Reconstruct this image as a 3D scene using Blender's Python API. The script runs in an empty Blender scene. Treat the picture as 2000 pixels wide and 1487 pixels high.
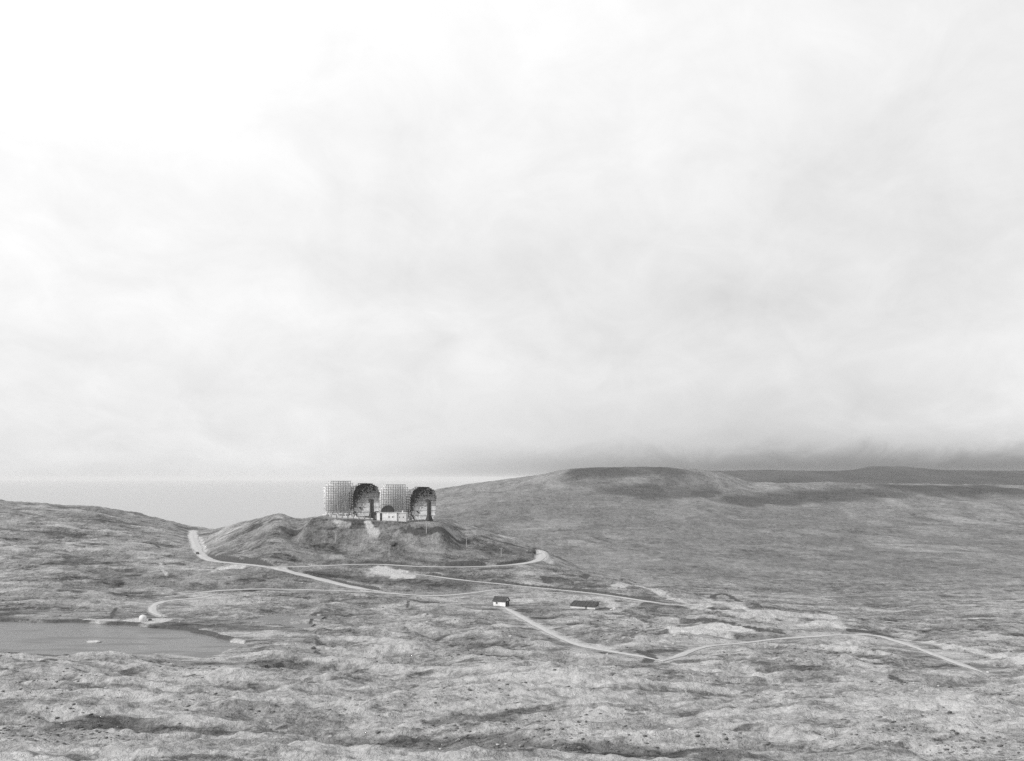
import bpy, bmesh, math, random
import numpy as np
from mathutils import Vector, Matrix

# ------------------------------------------------------------------ camera, sky, sun, exposure
SC = bpy.context.scene
COL = SC.collection
R = math.radians
F = 2283.0            # focal length in pixels of the 2000 px wide photograph
HOR = 935.0           # pixel row of eye level
ZC = 55.0             # eye height above the valley floor, metres

cam_d = bpy.data.cameras.new('camera')
cam = bpy.data.objects.new('camera', cam_d)
COL.objects.link(cam)
cam_d.sensor_fit = 'HORIZONTAL'
cam_d.sensor_width = 36.0
cam_d.lens = 36.0 * F / 2000.0
cam_d.shift_y = (HOR - 743.5) / 2000.0
cam_d.clip_start = 0.5
cam_d.clip_end = 200000.0
cam.location = (0, 0, ZC)
cam.rotation_euler = (R(90), 0, 0)
SC.camera = cam

SUN_EL, SUN_AZ = 29.0, -118.0      # azimuth measured clockwise from +Y: behind the camera, to the left
sun_d = bpy.data.lights.new('sun', 'SUN')
sun_d.energy = 3.2
sun_d.angle = R(5)
sun_d.color = (1.0, 0.985, 0.97)
sun = bpy.data.objects.new('sun', sun_d)
COL.objects.link(sun)
sdir = Vector((math.sin(R(SUN_AZ)) * math.cos(R(SUN_EL)), math.cos(R(SUN_AZ)) * math.cos(R(SUN_EL)), math.sin(R(SUN_EL))))
sun.rotation_euler = (-sdir).to_track_quat('-Z', 'Y').to_euler()
sun.location = sdir * 300

SC.view_settings.view_transform = 'Standard'
SC.view_settings.look = 'None'
SC.view_settings.exposure = 0.33
SC.view_settings.gamma = 1.0
SC.view_settings.use_curve_mapping = False
SC.render.engine = 'CYCLES'
SC.cycles.use_denoising = False
SC.cycles.max_bounces = 5
SC.cycles.volume_bounces = 1

world = bpy.data.worlds.new('World')
SC.world = world
world.use_nodes = True


class NT:
    """small helper for node trees"""
    def __init__(self, tree):
        self.t = tree
        tree.nodes.clear()

    def n(self, kind, **kw):
        nd = self.t.nodes.new(kind)
        for k, v in kw.items():
            setattr(nd, k, v)
        return nd

    def put(self, sock, v):
        if isinstance(v, bpy.types.NodeSocket):
            self.t.links.new(v, sock)
        elif v is not None:
            if hasattr(sock.default_value, '__len__') and not hasattr(v, '__len__'):
                v = (v,) * 3 + ((1.0,) if len(sock.default_value) == 4 else ())
            sock.default_value = v

    def m(self, op, a, b=None, c=None, clamp=False):
        nd = self.n('ShaderNodeMath', operation=op, use_clamp=clamp)
        for i, v in enumerate((a, b, c)):
            if v is not None:
                self.put(nd.inputs[i], v)
        return nd.outputs[0]

    def noise(self, vec, scale, detail=4.0, rough=0.55, dist=0.0, dims='3D'):
        nd = self.n('ShaderNodeTexNoise', noise_dimensions=dims)
        if vec is not None:
            self.put(nd.inputs['Vector'], vec)
        nd.inputs['Scale'].default_value = scale
        nd.inputs['Detail'].default_value = detail
        nd.inputs['Roughness'].default_value = rough
        nd.inputs['Distortion'].default_value = dist
        return nd.outputs['Fac']

    def ramp(self, fac, lo, hi, a=0.0, b=1.0):
        nd = self.n('ShaderNodeMapRange', interpolation_type='SMOOTHSTEP')
        self.put(nd.inputs['Value'], fac)
        for k, v in (('From Min', lo), ('From Max', hi), ('To Min', a), ('To Max', b)):
            self.put(nd.inputs[k], v)
        return nd.outputs['Result']

    def mix(self, fac, a, b):
        nd = self.n('ShaderNodeMix', data_type='FLOAT')
        self.put(nd.inputs[0], fac)
        self.put(nd.inputs[2], a)
        self.put(nd.inputs[3], b)
        return nd.outputs[0]

    def scale(self, vec, s, rot=0.0, loc=(0, 0, 0)):
        nd = self.n('ShaderNodeMapping')
        self.put(nd.inputs['Vector'], vec)
        nd.inputs['Scale'].default_value = s
        nd.inputs['Rotation'].default_value = (0, 0, rot)
        nd.inputs['Location'].default_value = loc
        return nd.outputs[0]


# overcast sky: a veil of cloud over a Nishita sky, black-and-white like the film
w = NT(world.node_tree)
sky = w.n('ShaderNodeTexSky', sky_type='NISHITA')
sky.sun_disc = False
sky.sun_elevation = R(SUN_EL)
sky.sun_rotation = R(SUN_AZ)
bw = w.n('ShaderNodeRGBToBW')
w.put(bw.inputs[0], sky.outputs[0])
tc = w.n('ShaderNodeTexCoord')
nrm = w.n('ShaderNodeVectorMath', operation='NORMALIZE')
w.put(nrm.inputs[0], tc.outputs['Generated'])
sep = w.n('ShaderNodeSeparateXYZ')
w.put(sep.inputs[0], nrm.outputs[0])
dx, dy, dz = sep.outputs
el = w.m('MAXIMUM', dz, 0.0)
den = w.m('ADD', el, 0.42)
cmb = w.n('ShaderNodeCombineXYZ')
w.put(cmb.inputs[0], w.m('DIVIDE', dx, den))
w.put(cmb.inputs[1], w.m('DIVIDE', dy, den))
w.put(cmb.inputs[2], 3.7)
veil = w.noise(w.scale(cmb.outputs[0], (1, 1, 1), 0.0, (-7.077, 3.647, 2.737)), 1.0, 3.0, 0.5)
tuft = w.noise(w.scale(cmb.outputs[0], (1.0, 1.0, 1.0), 0.3, (4.1, 2.2, 0)), 3.4, 6.0, 0.58, 0.5)
cloud = w.m('MULTIPLY_ADD', w.m('SUBTRACT', veil, 0.5), 0.50, 0.705)
cloud = w.m('MULTIPLY_ADD', w.m('SUBTRACT', tuft, 0.5), 0.26, cloud)
wisp = w.noise(w.scale(cmb.outputs[0], (1.0, 0.7, 1.0), -0.5, (1.3, 7.0, 0)), 9.0, 5.0, 0.62, 0.6)
cloud = w.m('MULTIPLY_ADD', w.m('SUBTRACT', wisp, 0.5), 0.16, cloud)
cloud = w.m('ADD', cloud, w.ramp(el, 0.16, 0.36, 0.0, 0.14))
cloud = w.m('MULTIPLY', cloud, w.ramp(el, 0.0, 0.022, 0.86, 1.0))       # greyer towards the horizon all round
# the heavy bank of rain cloud low over the eastern hills; the other side of the sky is clear of it
az = w.m('ARCTAN2', dx, dy)
bank_side = w.ramp(w.m('SINE', w.m('ADD', az, 1.0)), 0.72, 0.98)
bank_h = w.m('MULTIPLY_ADD', tuft, 0.2, 0.0)
bank = w.m('MULTIPLY', bank_side, w.ramp(el, 0.0, bank_h, 1.0, 0.0))
bank2 = w.m('MULTIPLY', bank_side, w.ramp(el, w.m('MULTIPLY', wisp, 0.012), w.m('MULTIPLY_ADD', wisp, 0.05, 0.012), 1.0, 0.0))
cloud = w.m('MULTIPLY', cloud, w.m('SUBTRACT', 1.0, w.m('MULTIPLY', bank, 0.42)))
cloud = w.m('MULTIPLY', cloud, w.m('SUBTRACT', 1.0, w.m('MULTIPLY', bank2, 0.68)))
total = w.m('ADD', w.m('MULTIPLY', cloud, 8.9), w.m('MULTIPLY', bw.outputs[0], 0.12))
bg = w.n('ShaderNodeBackground')
w.put(bg.inputs['Color'], total)
bg.inputs['Strength'].default_value = 0.1
wo = w.n('ShaderNodeOutputWorld')
w.t.links.new(bg.outputs[0], wo.inputs['Surface'])


# ------------------------------------------------------------------ helpers
def tag(o, label=None, cat=None, group=None, kind=None):
    if label: o['label'] = label
    if cat: o['category'] = cat
    if group: o['group'] = group
    if kind: o['kind'] = kind
    return o


def empty(name, loc, rz=0.0):
    o = bpy.data.objects.new(name, None)
    COL.objects.link(o)
    o.location = loc
    o.rotation_euler = (0, 0, rz)
    o.empty_display_size = 0.5
    return o


class MB:
    """collects shapes and links them as one mesh object"""
    def __init__(self):
        self.v, self.f = [], []

    def add(self, vs, fs):
        b = len(self.v)
        self.v += [tuple(p) for p in vs]
        self.f += [tuple(i + b for i in f) for f in fs]
        return self

    def box(self, x0, x1, y0, y1, z0, z1):
        return self.add([(x0, y0, z0), (x1, y0, z0), (x1, y1, z0), (x0, y1, z0),
                         (x0, y0, z1), (x1, y0, z1), (x1, y1, z1), (x0, y1, z1)],
                        [(0, 3, 2, 1), (4, 5, 6, 7), (0, 1, 5, 4), (1, 2, 6, 5), (2, 3, 7, 6), (3, 0, 4, 7)])

    def bar(self, a, b, wd, wd2=None):
        a, b = Vector(a), Vector(b)
        wd2 = wd if wd2 is None else wd2
        d = (b - a).normalized()
        up = Vector((0, 0, 1)) if abs(d.z) < 0.95 else Vector((0, 1, 0))
        s = d.cross(up).normalized()
        t = s.cross(d)
        vs = []
        for p, q in ((a, wd / 2), (b, wd2 / 2)):
            vs += [p - s * q - t * q, p + s * q - t * q, p + s * q + t * q, p - s * q + t * q]
        return self.add(vs, [(0, 1, 2, 3)[::-1], (4, 5, 6, 7), (0, 1, 5, 4), (1, 2, 6, 5), (2, 3, 7, 6), (3, 0, 4, 7)])

    def lathe(self, prof, n=16, cx=0, cy=0):
        b = []
        for r_, z in prof:
            b += [(cx + r_ * math.cos(2 * math.pi * k / n), cy + r_ * math.sin(2 * math.pi * k / n), z) for k in range(n)]
        fs = []
        for i in range(len(prof) - 1):
            for k in range(n):
                k2 = (k + 1) % n
                fs.append((i * n + k, i * n + k2, (i + 1) * n + k2, (i + 1) * n + k))
        fs.append(tuple(range(n))[::-1])
        fs.append(tuple(range((len(prof) - 1) * n, len(prof) * n)))
        return self.add(b, fs)

    def extrude(self, prof, y0, y1):
        """closed profile in x,z swept along y"""
        n = len(prof)
        vs = [(x, y0, z) for x, z in prof] + [(x, y1, z) for x, z in prof]
        fs = [(i, (i + 1) % n, n + (i + 1) % n, n + i) for i in range(n)]
        fs += [tuple(range(n))[::-1], tuple(range(n, 2 * n))]
        return self.add(vs, fs)

    def mesh(self, name, smooth=False):
        me = bpy.data.meshes.new(name)
        me.from_pydata(self.v, [], self.f)
        bm = bmesh.new()
        bm.from_mesh(me)
        bmesh.ops.recalc_face_normals(bm, faces=bm.faces)
        bm.to_mesh(me)
        bm.free()
        if smooth:
            me.polygons.foreach_set('use_smooth', [True] * len(me.polygons))
        return me

    def build(self, name, mat, parent=None, smooth=False, loc=None):
        me = self.mesh(name, smooth)
        me.materials.append(mat)
        o = bpy.data.objects.new(name, me)
        COL.objects.link(o)
        if parent: o.parent = parent
        if loc: o.location = loc
        return o


def copy_tree(o, parent=None):
    c = o.copy()
    COL.objects.link(c)
    c.parent = parent
    for ch in o.children:
        copy_tree(ch, c)
    return c


# ------------------------------------------------------------------ materials
def plain_mat(name, value, var=0.2, scale=1.5, rough=0.85, metallic=0.0, streak=0.0, bump=0.0):
    """grey material with blotches, optional vertical rain streaks and fine relief"""
    m = bpy.data.materials.new(name)
    m.use_nodes = True
    t = NT(m.node_tree)
    tcn = t.n('ShaderNodeTexCoord').outputs['Object']
    nz = t.noise(tcn, scale, 5.0, 0.6)
    fac = t.ramp(nz, 0.3, 0.7, 1.0 - var, 1.0 + var)
    if streak:
        sn = t.noise(t.scale(tcn, (1.0, 1.0, 0.12)), scale * 3.0, 3.0, 0.6)
        fac = t.m('MULTIPLY', fac, t.ramp(sn, 0.35, 0.7, 1.0, 1.0 - streak))
    val = t.m('MULTIPLY', fac, value)
    bs = t.n('ShaderNodeBsdfPrincipled')
    t.put(bs.inputs['Base Color'], val)
    bs.inputs['Roughness'].default_value = rough
    bs.inputs['Metallic'].default_value = metallic
    if bump:
        bp = t.n('ShaderNodeBump')
        bp.inputs['Strength'].default_value = bump
        bp.inputs['Distance'].default_value = 0.1
        t.put(bp.inputs['Height'], t.noise(tcn, scale * 4, 4.0, 0.6))
        t.put(bs.inputs['Normal'], bp.outputs[0])
    out = t.n('ShaderNodeOutputMaterial')
    t.t.links.new(bs.outputs[0], out.inputs['Surface'])
    return m


M = {
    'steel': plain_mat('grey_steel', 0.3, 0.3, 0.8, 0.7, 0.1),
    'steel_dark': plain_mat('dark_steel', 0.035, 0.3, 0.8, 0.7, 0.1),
    'sheet_shade': plain_mat('sheet_painted_shade', 0.12, 0.45, 0.35, 0.5, 0.8, 0.3),  # reflector metal in dark, bright and mid tones: its reflections painted in
    'sheet': plain_mat('galvanised_sheet_sky_tone', 0.74, 0.3, 0.45, 0.4, 0.9, 0.12),
    'sheet_half_shade': plain_mat('sheet_painted_half_shade', 0.48, 0.3, 0.5, 0.45, 0.85, 0.2),
    'sheet_back': plain_mat('galvanised_back', 0.8, 0.12, 0.6, 0.8, 0.0, 0.12),
    'slat': plain_mat('black_slats', 0.018, 0.3, 1.0, 0.9),
    'tower': plain_mat('dark_tower_paint', 0.03, 0.3, 1.0, 0.7),
    'concrete': plain_mat('concrete', 0.5, 0.15, 0.7, 0.9, 0.0, 0.15, 0.4),
    'white': plain_mat('white_paint', 0.64, 0.16, 0.6, 0.75, 0.0, 0.1),
    'white2': plain_mat('grey_white_render', 0.5, 0.1, 0.6, 0.8, 0.0, 0.12),
    'tar': plain_mat('tarred_roof', 0.04, 0.35, 1.5, 0.8, 0.0, 0.0, 0.3),
    'roof_pale': plain_mat('pale_flat_roof', 0.5, 0.15, 0.8, 0.9),
    'dark': plain_mat('dark_canvas', 0.03, 0.3, 1.0, 0.85),
    'glass': plain_mat('window_glass', 0.05, 0.2, 1.0, 0.12),
    'wood': plain_mat('weathered_wood', 0.42, 0.15, 2.0, 0.85, 0.0, 0.2),
    'wood_dark': plain_mat('dark_wood', 0.12, 0.25, 2.0, 0.85),
    'rock_dark': plain_mat('dark_rock', 0.07, 0.35, 1.0, 0.9, 0.0, 0.0, 0.6),
    'rock_pale': plain_mat('pale_rock', 0.4, 0.25, 0.8, 0.9, 0.0, 0.0, 0.6),
    'stones': plain_mat('stones', 0.33, 0.45, 0.12, 0.9),
    'dark_hill': plain_mat('heather_hill_cloud_shade', 0.04, 0.45, 0.004, 0.95),  # heather with cloud shadow put into the base colour
    'heath': plain_mat('heather', 0.105, 0.45, 0.15, 0.95),
}


def ground_mat():
    m = bpy.data.materials.new('moorland')
    m.use_nodes = True
    t = NT(m.node_tree)
    P = t.n('ShaderNodeTexCoord').outputs['Object']
    at = t.n('ShaderNodeAttribute', attribute_name='cover')
    sp = t.n('ShaderNodeSeparateColor')
    t.put(sp.inputs[0], at.outputs['Color'])
    bare, peat, heath = sp.outputs
    rocky = at.outputs['Alpha']
    zn = t.n('ShaderNodeAttribute', attribute_name='zone').outputs['Fac']   # 1 on the near broken ground, 0 on the far smooth slopes
    kz = t.m('MULTIPLY_ADD', zn, 0.85, 0.15)
    nf = t.noise(P, 0.0045, 5.0, 0.6)                      # far patches
    big = t.noise(P, 0.022, 5.0, 0.6, 0.4)
    mid = t.noise(P, 0.12, 8.0, 0.72, 0.3)
    fine = t.noise(P, 0.9, 6.0, 0.75)
    # streaks of rock and sedge that follow the grain of the land
    st = t.noise(t.scale(P, (0.020, 0.13, 0.05), R(-14)), 1.0, 7.0, 0.68, 0.6)
    st2 = t.noise(t.scale(P, (0.14, 0.5, 0.2), R(-11)), 1.0, 6.0, 0.72, 0.4)
    far2 = t.noise(t.scale(P, (0.022, 0.006, 0.02), R(9)), 1.0, 9.0, 0.8)
    spk = t.noise(t.scale(P, (0.16, 0.04, 0.1), R(4)), 1.0, 4.0, 0.75)
    v = t.m('MULTIPLY_ADD', rocky, 0.10, 0.175)
    for nz, k in ((nf, 0.10), (big, 0.20), (mid, 0.28), (fine, 0.52), (t.noise(P, 3.1, 3.0, 0.7), 0.25)):
        v = t.m('MULTIPLY_ADD', t.m('SUBTRACT', nz, 0.5), k, v)
    for nz, k in ((st, 0.26), (st2, 0.36)):
        v = t.m('MULTIPLY_ADD', t.m('MULTIPLY', t.m('SUBTRACT', nz, 0.5), kz), k, v)
    for nz, k in ((far2, 0.34), (spk, 0.30)):
        v = t.m('MULTIPLY_ADD', t.m('SUBTRACT', nz, 0.5), k, v)
    v = t.m('MAXIMUM', v, 0.06)
    # dark heather and wet hollows
    dk = t.m('MULTIPLY', t.ramp(t.noise(t.scale(P, (0.035, 0.085, 0.05), R(-16)), 1.0, 7.0, 0.72, 0.6), 0.52, 0.62), 0.6)
    v = t.m('MULTIPLY', v, t.m('SUBTRACT', 1.0, t.m('MULTIPLY', dk, kz)))
    # bare rock outcrops, many in the foreground
    rn = t.noise(t.scale(P, (0.05, 0.12, 0.06), R(-12), (7, 3, 1)), 1.0, 9.0, 0.74, 0.8)
    rk = t.ramp(t.m('MULTIPLY_ADD', rocky, 0.16, rn), 0.60, 0.69)
    v = t.mix(t.m('MULTIPLY', rk, 0.62), v, t.m('MULTIPLY_ADD', fine, 0.40, 0.19))
    # gradual cover: heather moor and dark strips, peat banks, gravel
    edge = t.m('ADD', t.m('SUBTRACT', t.noise(P, 0.35, 7.0, 0.75), 0.5), t.m('MULTIPLY', t.m('SUBTRACT', mid, 0.5), 0.8))
    def soft(ch, lo=0.15, hi=0.95, k=1.5):
        return t.ramp(t.m('ADD', ch, t.m('MULTIPLY', t.m('MULTIPLY', edge, k), t.ramp(ch, 0.0, 0.3))), lo, hi)
    v = t.m('MULTIPLY', v, t.mix(t.ramp(t.m('ADD', heath, t.m('MULTIPLY', t.m('MULTIPLY', t.m('SUBTRACT', far2, 0.5), 1.6), heath)), 0.0, 1.0), 1.0, 0.33))
    v = t.mix(soft(bare), v, t.m('MULTIPLY_ADD', fine, 0.36, 0.23))
    v = t.mix(soft(peat, 0.1, 0.8), v, t.m('MULTIPLY_ADD', fine, 0.09, 0.03))
    bs = t.n('ShaderNodeBsdfPrincipled')
    t.put(bs.inputs['Base Color'], v)
    bs.inputs['Roughness'].default_value = 0.95
    bs.inputs['Specular IOR Level'].default_value = 0.15
    bp = t.n('ShaderNodeBump')
    bp.inputs['Strength'].default_value = 0.8
    bp.inputs['Distance'].default_value = 2.4
    t.put(bp.inputs['Height'], t.noise(P, 0.28, 5.0, 0.7, 0.2))
    t.put(bs.inputs['Normal'], bp.outputs[0])
    out = t.n('ShaderNodeOutputMaterial')
    t.t.links.new(bs.outputs[0], out.inputs['Surface'])
    return m


def gravel_mat():
    m = bpy.data.materials.new('gravel_road')
    m.use_nodes = True
    t = NT(m.node_tree)
    P = t.n('ShaderNodeTexCoord').outputs['Object']
    sp = t.n('ShaderNodeSeparateColor')
    t.put(sp.inputs[0], t.n('ShaderNodeAttribute', attribute_name='cover').outputs['Color'])
    across = sp.outputs[0]                                   # 0 in the middle, 1 at the verge
    n1 = t.noise(P, 0.16, 7.0, 0.75)
    n2 = t.noise(P, 1.5, 5.0, 0.75)
    v = t.m('MULTIPLY_ADD', n1, 0.36, 0.2)
    v = t.m('MULTIPLY_ADD', t.m('SUBTRACT', n2, 0.5), 0.4, v)
    turf = t.m('MULTIPLY_ADD', n2, 0.22, 0.08)
    mid = t.m('MULTIPLY', t.ramp(across, 0.0, 0.3, 1.0, 0.0), t.ramp(n1, 0.45, 0.6))
    edge = t.ramp(t.m('ADD', across, t.m('MULTIPLY', t.m('SUBTRACT', n1, 0.5), 1.6)), 0.7, 1.05)
    v = t.mix(t.m('MULTIPLY', mid, 0.4), v, turf)
    v = t.mix(t.m('MULTIPLY', edge, 0.55), v, turf)
    bs = t.n('ShaderNodeBsdfPrincipled')
    t.put(bs.inputs['Base Color'], v)
    bs.inputs['Roughness'].default_value = 0.95
    out = t.n('ShaderNodeOutputMaterial')
    t.t.links.new(bs.outputs[0], out.inputs['Surface'])
    return m


def water_mat(name, scale, rough, bump, base):
    m = bpy.data.materials.new(name)
    m.use_nodes = True
    t = NT(m.node_tree)
    P = t.n('ShaderNodeTexCoord').outputs['Object']
    bs = t.n('ShaderNodeBsdfPrincipled')
    bs.inputs['Base Color'].default_value = (base, base, base, 1)
    t.put(bs.inputs['Roughness'], t.ramp(t.noise(t.scale(P, (scale * 0.05, scale * 0.16, 1.0), R(8)), 1.0, 4.0, 0.6), 0.4, 0.65, rough * (0.6 if scale > 0.5 else 1.0), rough * (1.9 if scale > 0.5 else 1.0)))
    bs.inputs['IOR'].default_value = 1.33
    bp = t.n('ShaderNodeBump')
    bp.inputs['Strength'].default_value = bump
    bp.inputs['Distance'].default_value = 0.3 / scale
    t.put(bp.inputs['Height'], t.noise(t.scale(P, (scale, scale * 1.6, scale)), 1.0, 4.0, 0.6))
    t.put(bs.inputs['Normal'], bp.outputs[0])
    out = t.n('ShaderNodeOutputMaterial')
    t.t.links.new(bs.outputs[0], out.inputs['Surface'])
    return m


M['ground'] = ground_mat()
M['gravel'] = gravel_mat()
M['lake'] = water_mat('lake_water', 0.8, 0.22, 0.5, 0.10)
M['sea'] = water_mat('sea_water', 0.03, 0.2, 0.06, 0.2)

# ------------------------------------------------------------------ terrain
def pchip(x, y, xi):
    """monotone cubic along the last axis of y"""
    h = np.diff(x)
    dl = np.diff(y, axis=-1) / h
    m = np.zeros_like(y)
    a, b = dl[..., :-1], dl[..., 1:]
    w1, w2 = 2 * h[1:] + h[:-1], h[1:] + 2 * h[:-1]
    with np.errstate(divide='ignore', invalid='ignore'):
        mm = (w1 + w2) / (w1 / a + w2 / b)
    m[..., 1:-1] = np.where(a * b > 0, mm, 0.0)
    m[..., 0], m[..., -1] = dl[..., 0], dl[..., -1]
    k = np.clip(np.searchsorted(x, xi) - 1, 0, len(x) - 2)
    s = np.clip((xi - x[k]) / h[k], 0, 1)
    y0, y1, m0, m1 = y[..., k], y[..., k + 1], m[..., k] * h[k], m[..., k + 1] * h[k]
    return y0 * (1 + 2 * s) * (1 - s) ** 2 + m0 * s * (1 - s) ** 2 + y1 * s * s * (3 - 2 * s) + m1 * s * s * (s - 1)


RNG = np.random.RandomState(11)
PERM = np.tile(RNG.permutation(512), 2)
GR = np.stack([np.cos(np.arange(512) * 2.399963), np.sin(np.arange(512) * 2.399963)], -1)


def gnoise(x, y):
    xi, yi = np.floor(x).astype(int), np.floor(y).astype(int)
    fx, fy = x - xi, y - yi
    u, v = fx ** 3 * (fx * (fx * 6 - 15) + 10), fy ** 3 * (fy * (fy * 6 - 15) + 10)
    def g(ix, iy, ax, ay):
        k = PERM[(PERM[ix & 511] + iy) & 511]
        return GR[k, 0] * ax + GR[k, 1] * ay
    a = g(xi, yi, fx, fy) * (1 - u) + g(xi + 1, yi, fx - 1, fy) * u
    b = g(xi, yi + 1, fx, fy - 1) * (1 - u) + g(xi + 1, yi + 1, fx - 1, fy - 1) * u
    return (a * (1 - v) + b * v) * 1.4


def fbm(x, y, wl, octv, gain=0.5, seed=0.0):
    s, a = 0.0, 1.0
    for o in range(octv):
        s = s + a * gnoise(x / wl + seed + o * 17.3, y / wl - seed + o * 9.1)
        wl *= 0.5
        a *= gain
    return s


def ridged(x, y, wl, octv, gain=0.5, seed=0.0):
    s, a = 0.0, 1.0
    for o in range(octv):
        s = s + a * (0.5 - np.abs(gnoise(x / wl + seed + o * 13.7, y / wl + seed * 2 + o * 5.3)))
        wl *= 0.5
        a *= gain
    return s


# depth knots (m) and, per picture column, the pixel row at which the ground lies there
DK = np.array([180, 230, 290, 360, 400, 440, 490, 540, 580, 620, 655, 690, 730, 780, 850, 950, 1100, 1300, 1600, 2000, 2500, 3000, 3500, 4200.])
SEA_Z = -140.0
COLS = {
    -700: [1487, 1400, 1335, 1290, 1272, 1235, 1190, 1155, 1130, 1105, 1080, 1050, 1020, 985, 960, 975, 1010, 1030, 1045, 1055, 1065, 1075, 1080, 1085],
    170:  [1487, 1400, 1330, 1280, 1262, 1233, 1190, 1155, 1130, 1105, 1080, 1055, 1032, 1008, 990, 1000, 1030, 1045, 1050, 1055, 1065, 1070, 1075, 1080],
    290:  [1487, 1400, 1335, 1283, 1262, 1228, 1192, 1160, 1133, 1110, 1086, 1063, 1043, 1025, 1013, 1016, 1035, 1050, 1060, 1065, 1070, 1075, 1080, 1085],
    385:  [1487, 1400, 1335, 1288, 1260, 1224, 1192, 1163, 1136, 1113, 1091, 1073, 1056, 1043, 1034, 1035, 1048, 1070, 1085, 1090, 1090, 1090, 1090, 1090],
    470:  [1487, 1400, 1335, 1280, 1255, 1224, 1192, 1162, 1134, 1105, 1072, 1038, 1024, 1028, 1040, 1046, 1055, 1075, 1085, 1090, 1090, 1090, 1090, 1090],
    545:  [1487, 1400, 1335, 1277, 1250, 1222, 1192, 1160, 1131, 1092, 1048, 1006, 1009, 1026, 1045, 1052, 1060, 1075, 1085, 1090, 1090, 1090, 1090, 1090],
    590:  [1487, 1400, 1335, 1277, 1250, 1222, 1192, 1160, 1131, 1094, 1054, 1018, 1016, 1026, 1045, 1052, 1060, 1075, 1085, 1090, 1090, 1090, 1090, 1090],
    650:  [1487, 1400, 1335, 1277, 1250, 1222, 1192, 1161, 1133, 1099, 1060, 1018, 1010, 1018, 1040, 1050, 1058, 1072, 1080, 1080, 1070, 1065, 1060, 1060],
    745:  [1487, 1400, 1335, 1277, 1250, 1222, 1192, 1162, 1136, 1102, 1062, 1020, 1013, 1020, 1045, 1060, 1065, 1070, 1068, 1060, 1045, 1020, 1000, 1000],
    850:  [1487, 1400, 1335, 1277, 1250, 1222, 1192, 1164, 1138, 1104, 1064, 1024, 1018, 1028, 1055, 1075, 1080, 1075, 1058, 1035, 1010, 985, 961, 965],
    900:  [1487, 1400, 1335, 1277, 1250, 1222, 1192, 1165, 1139, 1106, 1067, 1030, 1025, 1040, 1066, 1084, 1085, 1077, 1057, 1032, 1004, 978, 952, 956],
    950:  [1487, 1400, 1335, 1277, 1250, 1222, 1192, 1166, 1140, 1108, 1071, 1041, 1036, 1054, 1080, 1092, 1090, 1078, 1056, 1028, 998, 970, 944, 948],
    1000: [1487, 1400, 1335, 1277, 1250, 1222, 1193, 1167, 1142, 1111, 1080, 1056, 1055, 1074, 1096, 1104, 1095, 1080, 1057, 1028, 996, 966, 937, 941],
    1050: [1487, 1400, 1335, 1277, 1250, 1222, 1194, 1168, 1144, 1114, 1090, 1072, 1080, 1095, 1108, 1112, 1098, 1082, 1057, 1027, 993, 960, 930, 934],
    1120: [1487, 1400, 1335, 1277, 1250, 1222, 1196, 1170, 1146, 1122, 1108, 1104, 1116, 1122, 1124, 1118, 1102, 1084, 1058, 1027, 991, 955, 917, 924],
    1200: [1487, 1400, 1335, 1277, 1250, 1222, 1196, 1170, 1149, 1134, 1138, 1150, 1158, 1154, 1145, 1126, 1108, 1088, 1060, 1028, 990, 951, 912, 922],
    1330: [1487, 1400, 1335, 1277, 1250, 1224, 1196, 1168, 1156, 1170, 1178, 1180, 1172, 1160, 1148, 1132, 1112, 1091, 1063, 1031, 995, 955, 913, 925],
    1400: [1487, 1400, 1335, 1277, 1250, 1223, 1192, 1176, 1172, 1181, 1184, 1182, 1175, 1165, 1153, 1137, 1115, 1093, 1065, 1033, 1000, 963, 921, 928],
    1480: [1487, 1400, 1335, 1277, 1250, 1222, 1188, 1188, 1195, 1194, 1190, 1184, 1178, 1170, 1158, 1142, 1118, 1095, 1067, 1036, 1005, 974, 943, 944],
    1640: [1487, 1400, 1335, 1277, 1250, 1223, 1207, 1210, 1208, 1202, 1196, 1190, 1182, 1172, 1160, 1143, 1119, 1096, 1068, 1038, 1008, 976, 946, 946],
    1830: [1487, 1400, 1335, 1280, 1258, 1247, 1236, 1224, 1214, 1206, 1198, 1192, 1184, 1174, 1161, 1143, 1120, 1097, 1070, 1040, 1010, 980, 950, 948],
    2500: [1487, 1400, 1340, 1300, 1285, 1265, 1250, 1235, 1222, 1210, 1200, 1194, 1186, 1176, 1162, 1144, 1121, 1098, 1072, 1042, 1012, 985, 955, 950],
}
NEAR_D = np.array([2.0, 10, 25, 60, 120])
NEAR_Z = np.array([-1.75, -5.0, -11.0, -22.0, -35.0])
cpx = np.array(sorted(COLS), float)
ctab = np.array([np.concatenate([NEAR_Z, -(np.array(COLS[int(c)]) - HOR) / F * DK]) for c in cpx])
ck = np.log(np.concatenate([NEAR_D, DK]))

rows = [2.0]
while rows[-1] < 150: rows.append(rows[-1] * 1.07 + 0.1)
while rows[-1] < 330: rows.append(rows[-1] + 0.62)
while rows[-1] < 790: rows.append(rows[-1] + 0.9)
while rows[-1] < 4300: rows.append(rows[-1] * 1.0075)
ROWS = np.array(rows)
PX = np.concatenate([np.arange(-3000, -420, 60.0), np.arange(-420, 2420, 3.2), np.arange(2420, 5000, 60.0)])
zt = pchip(ck, ctab, np.log(ROWS))                       # columns x rows
Zg = pchip(cpx, zt.T, np.clip(PX, cpx[0], cpx[-1])) + ZC  # rows x px
Yg = np.repeat(ROWS[:, None], len(PX), 1)
Xg = (PX[None, :] - 1000.0) / F * Yg


def smooth(a, lo, hi):
    s = np.clip((a - lo) / (hi - lo), 0, 1)
    return s * s * (3 - 2 * s)


LAKE = ZC - 55.2
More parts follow.
